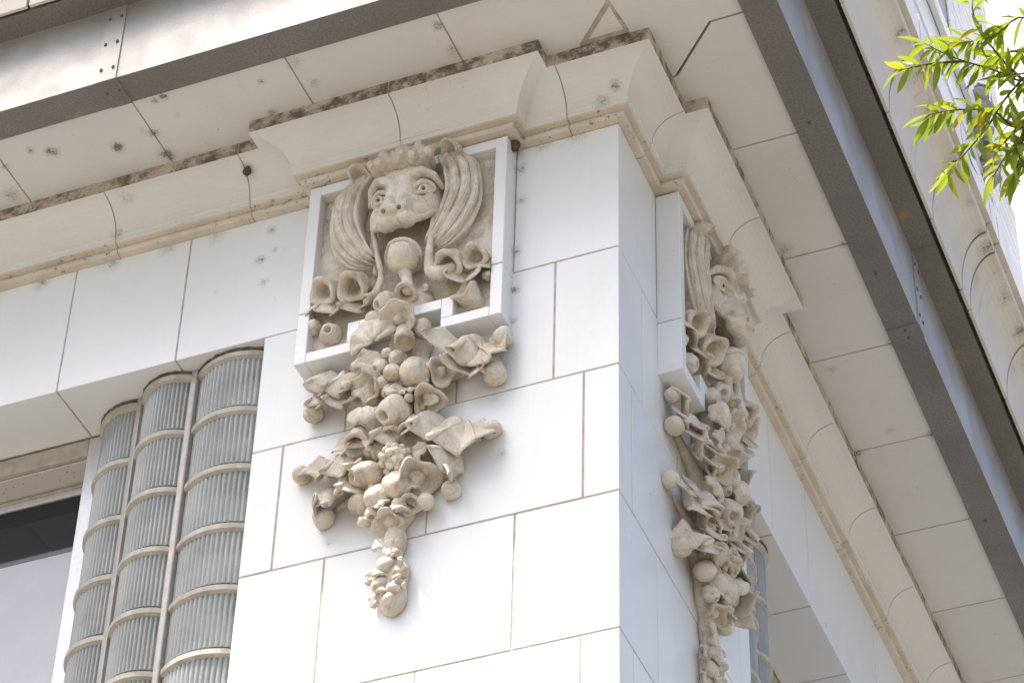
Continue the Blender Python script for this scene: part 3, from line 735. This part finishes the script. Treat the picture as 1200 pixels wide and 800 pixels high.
        v, f = ICO2; mesh('pupil', [((q+p*.0088).x, -(q+p*.0088).y, (q+p*.0088).z) for p in v], f, M['pupil'], H, True)
    # mane: heavy combed locks either side
    OUT = [(.250,.10,.730),(.300,.085,.64),(.325,.08,.50),(.325,.08,.37),(.285,.08,.25),(.215,.09,.165),(.135,.10,.135)]
    INN = [(.150,.125,.690),(.192,.122,.59),(.210,.120,.47),(.195,.12,.37),(.170,.12,.285),(.140,.13,.22),(.115,.12,.175)]
    for s in (-1, 1):
        NT, NF = 84, 96; ti = spline(INN, NT); to = spline(OUT, NT); vv = []; ff = []
        for a in range(NT):
            t = a/(NT-1)
            for b in range(NF):
                f = b/(NF-1); tt = min(1., max(0., t*(1+.07*math.sin(2*math.pi*3.5*f+.8)*t)))
                x = tt*(NT-1); a0 = min(NT-2, int(x)); fr = x-a0
                p = ti[a0].lerp(ti[a0+1], fr).lerp(to[a0].lerp(to[a0+1], fr), f)
                sw = f+.10*math.sin(4.2*t-.6)+.05*math.sin(9*t+1)
                lock = abs(math.sin(math.pi*4.2*sw+.5))**.7; fine = abs(math.sin(math.pi*17*(sw+.03*math.sin(7*t+6*f))))
                end = math.sin(math.pi*min(1, .10+.90*t))**.45 if t > .5 else (.35+.65*min(1, t/.2))
                bulge = (.045*math.sin(math.pi*f)**.6+.026*lock+.0055*fine*(.4+.6*math.sin(math.pi*f)))*end
                ph = math.radians(-8+80*f)
                q = p+Vector((math.sin(ph), math.cos(ph), 0))*bulge
                if b in (0, NF-1) or a in (0, NT-1): q = Vector((p.x, .05, p.z))
                vv.append((s*q.x, -q.y, q.z))
        for a in range(NT-1):
            for b in range(NF-1): ff.append([a*NF+b, a*NF+b+1, (a+1)*NF+b+1, (a+1)*NF+b])
        mesh('mane', vv, ff, M['sculpt'], R, True)
        lathe('ear', (s*.218,.140,.690), .050, (-s*.35,.65,-.55), [(0,-1.3),(.6,-1.1),(.9,-.4),(1.05,.25),(1.10,.42),(.98,.45),(.75,.1),(.45,-.4),(0,-.6)], R, 2, .22, .10, 32, .08)
    # fringe of short curls over the brow
    def fringe(P):
        d = None
        for k, u in enumerate((-.120,-.085,-.052,-.020,.012,.045,.080,.115,-.070,-.035,.0,.030,.062)):
            up_ = .026 if k > 7 else 0; zt = .652-1.2*u*u-.014*(k % 2)+up_; uu = u*1.06+.022; b = .022+.004*math.sin(k*2.7)
            c = tube(P, [(uu*.85,.11,.605),(uu,.185,.635-.6*u*u),(uu*1.1,.232+.016*math.sin(k*1.9),zt),(uu*1.18,.228,zt+.022),(uu*1.14,.205,zt+.034)], [b,b*1.1,b*1.05,b*.8,b*.5])
            c = c+.0022*np.abs(np.sin((P[..., 0]-uu*(.9+1.1*(P[..., 1]-.11)))*150))
            d = c if d is None else smin(d, c, .003)
        return smax(d, .052-P[..., 1], .004)
    carve('fringe', fringe, (-.23,.04,.56), (.23,.29,.76), .006, R)
    # straps hanging from the corners of the mouth
    def strap(pts, rad, name='strap'):
        P_ = [tuple(p) for p in spline(pts, 16)]; rr = np.interp(np.linspace(0, 1, 16), np.linspace(0, 1, len(rad)), rad)
        lo = np.array(P_).min(0)-.06; hi = np.array(P_).max(0)+.06
        carve(name, lambda P: tube(P, P_, list(rr)), lo, hi, .006, R)
    strap([(.150,.125,.33),(.150,.145,.20),(.150,.15,.06),(.165,.15,-.02),(.205,.15,-.045),(.255,.14,-.015)], [.013,.014,.020,.030,.034,.020])
    strap([(-.130,.12,.30),(-.105,.13,.17),(-.085,.12,.06),(-.105,.115,-.02),(-.15,.11,-.06)], [.012,.013,.015,.019,.018])
    strap([(.034,.14,.03),(.05,.14,-.03),(.06,.15,-.09)], [.030,.024,.028], 'stem')
    # loose mass behind the fruit
    def core(P):
        d = ell(P, (.03,.05,-.12), (.12,.07,.13))
        for (u, z, ru, rz, rw) in ((.03,-.30,.10,.12,.08),(.02,-.48,.14,.12,.075),(.04,-.62,.16,.13,.075),(.03,-.78,.12,.12,.06),(0,-.92,.15,.12,.05),(.02,-1.06,.14,.13,.06),(.01,-1.19,.09,.09,.05),(.015,-1.34,.05,.08,.05),(.02,-1.5,.065,.09,.045),(.02,-1.62,.06,.08,.04)):
            d = smin(d, ell(P, (u,.02,z), (ru,rw,rz)), .03)
        d = smin(d, caps(P, (-.10,.02,-.93), (-.32,.0,-.88), .035, .018), .03); d = smin(d, caps(P, (.10,.02,-.90), (.36,.0,-.89), .038, .018), .03)
        d = smin(d, caps(P, (-.10,.02,-.58), (-.33,.0,-.48), .038, .018), .03); d = smin(d, caps(P, (.12,.02,-.52), (.36,.0,-.50), .038, .02), .03)
        d = smin(d, caps(P, (-.10,.02,-1.02), (-.27,.0,-1.08), .035, .018), .03); d = smin(d, caps(P, (.10,.02,-.98), (.24,.0,-1.08), .035, .018), .03)
        return smax(d, -.003-P[..., 1], .002)
    cv = carve('garland_core', core, (-.45,-.02,-1.75), (.48,.2,.03), .014, R)
    for (k, u, w, z, r, d) in PIECES:
        if z < -.05: dw = w*(.40 if z < -.85 else .18); w -= dw; z += 1.12*dw; u -= .5*dw
        if z < -1.33: r *= .80; u = .02+(u-.02)*.8
        r *= {'acorn': .82, 'peach': .82, 'oval': .82, 'bud': .88, 'ball': .9, 'flower': .92}.get(k, 1)
        piece(k, u, w, z, r, d, R)
    rr_ = random.Random(5)
    for k in range(34):
        zc = rr_.choice((-.46,-.55,-.63,-.70,-.92,-1.0,-1.08,-1.16,-1.22,-1.45,-1.52,-1.6)); sp = .05 if zc < -1.3 else .15
        u = rr_.uniform(-sp, sp)+.02; r = rr_.uniform(.028,.05)*(.8 if zc < -1.3 else 1)
        w = (.125 if zc > -.85 else .09 if zc > -1.3 else .05)*(1-.5*(u/.2)**2)
        kd = rr_.choice(('leaf','leaf','leaf','leaf','ball','bud'))
        piece(kd, u, w, zc+rr_.uniform(-.05,.05), r*(1.25 if kd == 'leaf' else .75), (rr_.uniform(-1,1)+u*4, rr_.uniform(.3,.9), rr_.uniform(-1,.2)), R)
    for pts, width in RIBBONS: ribbon([(u, w*.85+.012, z) for u, w, z in pts], width, R)
    return R
relief = make_relief()
tag(relief, 'buff lion head relief with fruit garland on the pier face with sunlight at its foot', 'relief', 'lion reliefs on the corner pier')
def copy_tree(o, parent=None):
    c = o.copy(); link(c); c.parent = parent
    for ch in list(o.children): copy_tree(ch, c)
    return c
r2 = copy_tree(relief); r2.location = (0, .954, 0); r2.rotation_euler = (0, 0, math.pi/2)
r2['label'] = 'buff lion head relief with fruit garland on the pier face wholly in shade'

# far festoon on the upper wall
fe = tag(empty('fruit_festoon', (.0, 8.62, 8.42), math.pi/2), 'small grey fruit festoon hanging high on the far white wall behind leaves', 'relief')
fm_ = plain('grey_weathered_terracotta', (.42,.39,.35), (.30,.27,.24), .8, 9, .5, .01)
for k in range(26):
    t = k/25; u = random.uniform(-.12,.12)*(1-.55*abs(2*(1-t)-1)); z = .05+t*1.15
    kd = random.choice(('ball','ball','bud','flower','oval','bell','leaf'))
    o = piece(kd, u, .06+random.uniform(-.03,.05), z, random.uniform(.045,.085), None, fe); o.data.materials[0] = fm_

def nest(loc, r, label):
    v, f = ICO3; o = mesh('mud_nest', [tuple(wob(Vector(p)*r*(1+.25*noise.noise(Vector(p)*2.3+Vector(loc))), r*.25, 60)) for p in v], f, M['mud'], None, True)
    o.location = loc; o.scale = (1, .8, 1.35); return tag(o, label, 'nest')
nest((-1.745, -.150, .925), .020, 'small brown mud nest stuck to the cove joint of the cornice')
nest((-.468, -.050, .722), .024, 'brown mud nest wedged between the relief frame and the cornice moulding')
# ------------------------------------------------------------------ tree whose twigs reach into view
T = tag(empty('oak_tree', (5.6, -.6, GZ)), 'green willow-leaved tree reaching leafy twigs in front of the far wall', 'tree')
bpy.context.view_layer.update(); TI = T.matrix_world.inverted()
def limb(name, pts, rad, n=None, seg=8):
    P = spline(pts, n or max(6, 3*len(pts))); rr = np.interp(np.linspace(0, 1, len(P)), np.linspace(0, 1, len(rad)), rad); v = []; f = []
    for i, p in enumerate(P):
        t = (P[min(i+1, len(P)-1)]-P[max(i-1, 0)]).normalized(); a = t.orthogonal().normalized(); b = t.cross(a)
        v += [p+(a*math.cos(q)+b*math.sin(q))*float(rr[i])*(1+.12*noise.noise(p*9+a)) for q in np.arange(seg)*2*math.pi/seg]
    for i in range(len(P)-1):
        for j in range(seg): f.append([i*seg+j, i*seg+(j+1) % seg, (i+1)*seg+(j+1) % seg, (i+1)*seg+j])
    f += [list(range(seg)), list(range((len(P)-1)*seg, len(P)*seg))]
    o = mesh(name, v, f, M['bark'], None, True); o.parent = T; o.matrix_parent_inverse = TI; return o
limb('trunk', [(5.6,-.6,GZ),(5.55,-.65,-7.5),(5.35,-.8,-5),(5.3,-.9,-3),(5.4,-.9,-.5),(5.5,-.8,2.0)], [.24,.19,.16,.13,.08,.02], 20, 12)
limb('branch', [(5.34,-.82,-4.6),(4.4,-1.4,-3.7),(3.3,-2.0,-2.95),(2.65,-2.35,-2.55),(2.30,-2.50,-2.42)], [.07,.05,.03,.014,.008])
limb('branch', [(5.3,-.9,-2.6),(5.9,-1.6,-1.4),(6.3,-2.2,-.3)], [.06,.035,.01]); limb('branch', [(5.36,-.9,-1.6),(4.9,.0,-.5),(4.8,.6,.6)], [.05,.03,.01])
TW = [[(2.307,-2.52,-2.40),(2.151,-2.542,-2.385),(2.079,-2.585,-2.355),(2.006,-2.624,-2.331),(1.955,-2.657,-2.31),(1.915,-2.687,-2.289)],
 [(2.30,-2.50,-2.42),(2.119,-2.452,-2.475),(2.051,-2.506,-2.434),(1.995,-2.525,-2.425),(1.926,-2.541,-2.422),(1.873,-2.548,-2.425)],
 [(2.154,-2.55,-2.377),(2.08,-2.516,-2.419),(2.031,-2.485,-2.457),(1.971,-2.457,-2.494),(1.918,-2.436,-2.524),(1.889,-2.426,-2.539)],
 [(2.006,-2.624,-2.331),(1.936,-2.641,-2.328),(1.877,-2.651,-2.33),(1.836,-2.656,-2.333)],
 [(2.336,-2.60,-2.35),(2.195,-2.667,-2.265),(2.115,-2.652,-2.289),(2.054,-2.655,-2.296),(2.019,-2.661,-2.296)],
 [(2.30,-2.46,-2.45),(2.227,-2.336,-2.574),(2.13,-2.378,-2.545),(2.09,-2.406,-2.524)],
 [(2.151,-2.542,-2.385),(2.10,-2.60,-2.32),(2.06,-2.70,-2.24),(2.10,-2.78,-2.16)],
 [(2.119,-2.452,-2.475),(2.10,-2.42,-2.52),(2.06,-2.37,-2.57)],
 [(2.30,-2.50,-2.42),(2.32,-2.62,-2.28),(2.24,-2.75,-2.18),(2.16,-2.82,-2.12)],
 [(2.60,-2.38,-2.52),(2.55,-2.6,-2.35),(2.45,-2.8,-2.2)], [(2.62,-2.36,-2.54),(2.7,-2.2,-2.3),(2.72,-2.1,-2.05)], [(2.9,-2.2,-2.7),(2.75,-2.45,-2.75),(2.55,-2.55,-2.75)]]
ra = random.Random(3)
for k in range(13):
    a = Vector((ra.uniform(2.10,2.34), ra.uniform(-2.60,-2.40), 0)); a.z = -2.42+(-.62)*(a.y+2.5)+ra.uniform(-.06,.06); d = Vector((ra.uniform(-1,.1), ra.uniform(-.7,.7), ra.uniform(-.7,.5))).normalized()
    TW.append([tuple(a), tuple(a+d*.07+Vector((0,0,.008))), tuple(a+d*.15)])
def leafmesh(L, wd, curl, fold):
    v = []; f = []; n = 9
    for i in range(n):
        t = i/(n-1); hw = wd*math.sin(math.pi*(.04+.94*t))**.85; z = -curl*t*t*L
        v += [(-hw, t*L, z+fold*hw), (0, t*L, z), (hw, t*L, z+fold*hw)]
    for i in range(n-1):
        for j in range(2): f.append([i*3+j, i*3+j+1, (i+1)*3+j+1, (i+1)*3+j])
    me = bpy.data.meshes.new('leaf'); me.from_pydata(v, [], f); me.materials.append(M['leaf'])
    me.polygons.foreach_set('use_smooth', [True]*len(me.polygons)); me.update(); return me
LM = [leafmesh(.085, .0095, c, fo) for c, fo in ((.15,.4),(.35,.5),(-.1,.3),(.25,.7))]
FAR_V, FAR_F = [], []
NLEAF = [0]
def leaf(p, d, up, s, far=False):
    y = Vector(d).normalized(); x = y.cross(Vector(up)).normalized(); z = x.cross(y)
    mm = Matrix.Translation(p) @ Matrix((x, y, z)).transposed().to_4x4() @ Matrix.Scale(s, 4); me = random.choice(LM)
    rel = Vector(p)-Vector(CAM); dz = rel.dot(Vector(FWD)); px = 600+3352*rel.dot(Vector(RIGHT))/dz; py = 400-3352*rel.dot(Vector(UP))/dz
    if far or NLEAF[0] >= 298 or not (1000 < px < 1215 and -15 < py < 300):
        o = len(FAR_V); FAR_V.extend([mm @ v.co for v in me.vertices]); FAR_F.extend([[k+o for k in q.vertices] for q in me.polygons]); return
    NLEAF[0] += 1
    o = bpy.data.objects.new('leaf', me); link(o); o.parent = T
    o.matrix_parent_inverse = TI; o.matrix_basis = mm
rl = random.Random(11)
for k, tw in enumerate(TW):
    limb('twig', tw, [.0045,.003,.0012] if k < 9 else [.006,.004,.002], None, 6)
    n = 26; P = spline(tw, n); L = sum((P[i+1]-P[i]).length for i in range(n-1)); cnt = int(L/.0120)
    for q in range(cnt):
        t = 1-(q/cnt)**1.0*.93; i = min(n-2, int(t*(n-1))); p = P[i].lerp(P[i+1], t*(n-1)-i); T_ = (P[i+1]-P[i]).normalized()
        sd_ = Vector((rl.gauss(0,1), rl.gauss(0,1), rl.gauss(0,1))); sd_ -= T_*sd_.dot(T_); sd_.normalize()
        d = T_*rl.uniform(.1,.8)+sd_*rl.uniform(.5,.9)+Vector((0,0,-.45))
        leaf(p, d, Vector((rl.gauss(0,.5), rl.gauss(0,.5), 1)), rl.uniform(.65,1.15))
    leaf(P[-1], (P[-1]-P[-2])+Vector((0,0,-.002)), Vector((.2,-.3,1)), 1.0)

# the crown beyond the picture: limbs with the same leaves, too many to pick apart
rc = random.Random(21)
BR = [[(2.65,-2.35,-2.55),(2.8,-2.7,-2.1),(2.7,-3.0,-1.8)], [(3.3,-2.0,-2.95),(3.1,-2.2,-2.3),(3.0,-2.5,-1.7)], [(3.3,-2.0,-2.95),(3.4,-1.6,-2.4),(3.3,-1.3,-1.8)], [(4.0,-1.6,-3.4),(3.9,-2.2,-3.0),(3.7,-2.7,-2.5)],
      [(4.4,-1.4,-3.7),(4.5,-1.0,-3.0),(4.4,-.6,-2.3)], [(3.0,-2.15,-2.78),(3.2,-2.5,-2.9),(3.4,-2.9,-2.9)], [(5.9,-1.6,-1.4),(5.6,-2.1,-.6),(5.3,-2.4,.1)], [(6.3,-2.2,-.3),(6.7,-2.4,.3),(6.9,-2.5,.9)], [(4.8,.6,.6),(4.9,.9,1.2),(5.0,1.2,1.7)], [(5.5,-.8,2.0),(5.2,-1.1,2.6),(5.0,-1.3,3.1)], [(5.5,-.8,2.0),(5.9,-.5,2.5),(6.2,-.3,3.0)]]
for b in BR:
    limb('branch', b, [.014,.009,.003], 8, 6); P = spline(b, 20)
    for k in range(150):
        i = rc.randint(2, 18); p = P[i]+Vector((rc.gauss(0,.10), rc.gauss(0,.10), rc.gauss(0,.09)))
        leaf(p, Vector((rc.gauss(0,1), rc.gauss(0,1), rc.gauss(-.3,.7))), Vector((rc.gauss(0,.5), rc.gauss(0,.5), 1)), rc.uniform(.8,1.3), True)
fo = mesh('foliage', FAR_V, FAR_F, M['leaf'], None, True, None, False); fo.parent = T; fo.matrix_parent_inverse = TI; fo['kind'] = 'stuff'
print('LEAVES', NLEAF[0], len(FAR_F)//16)
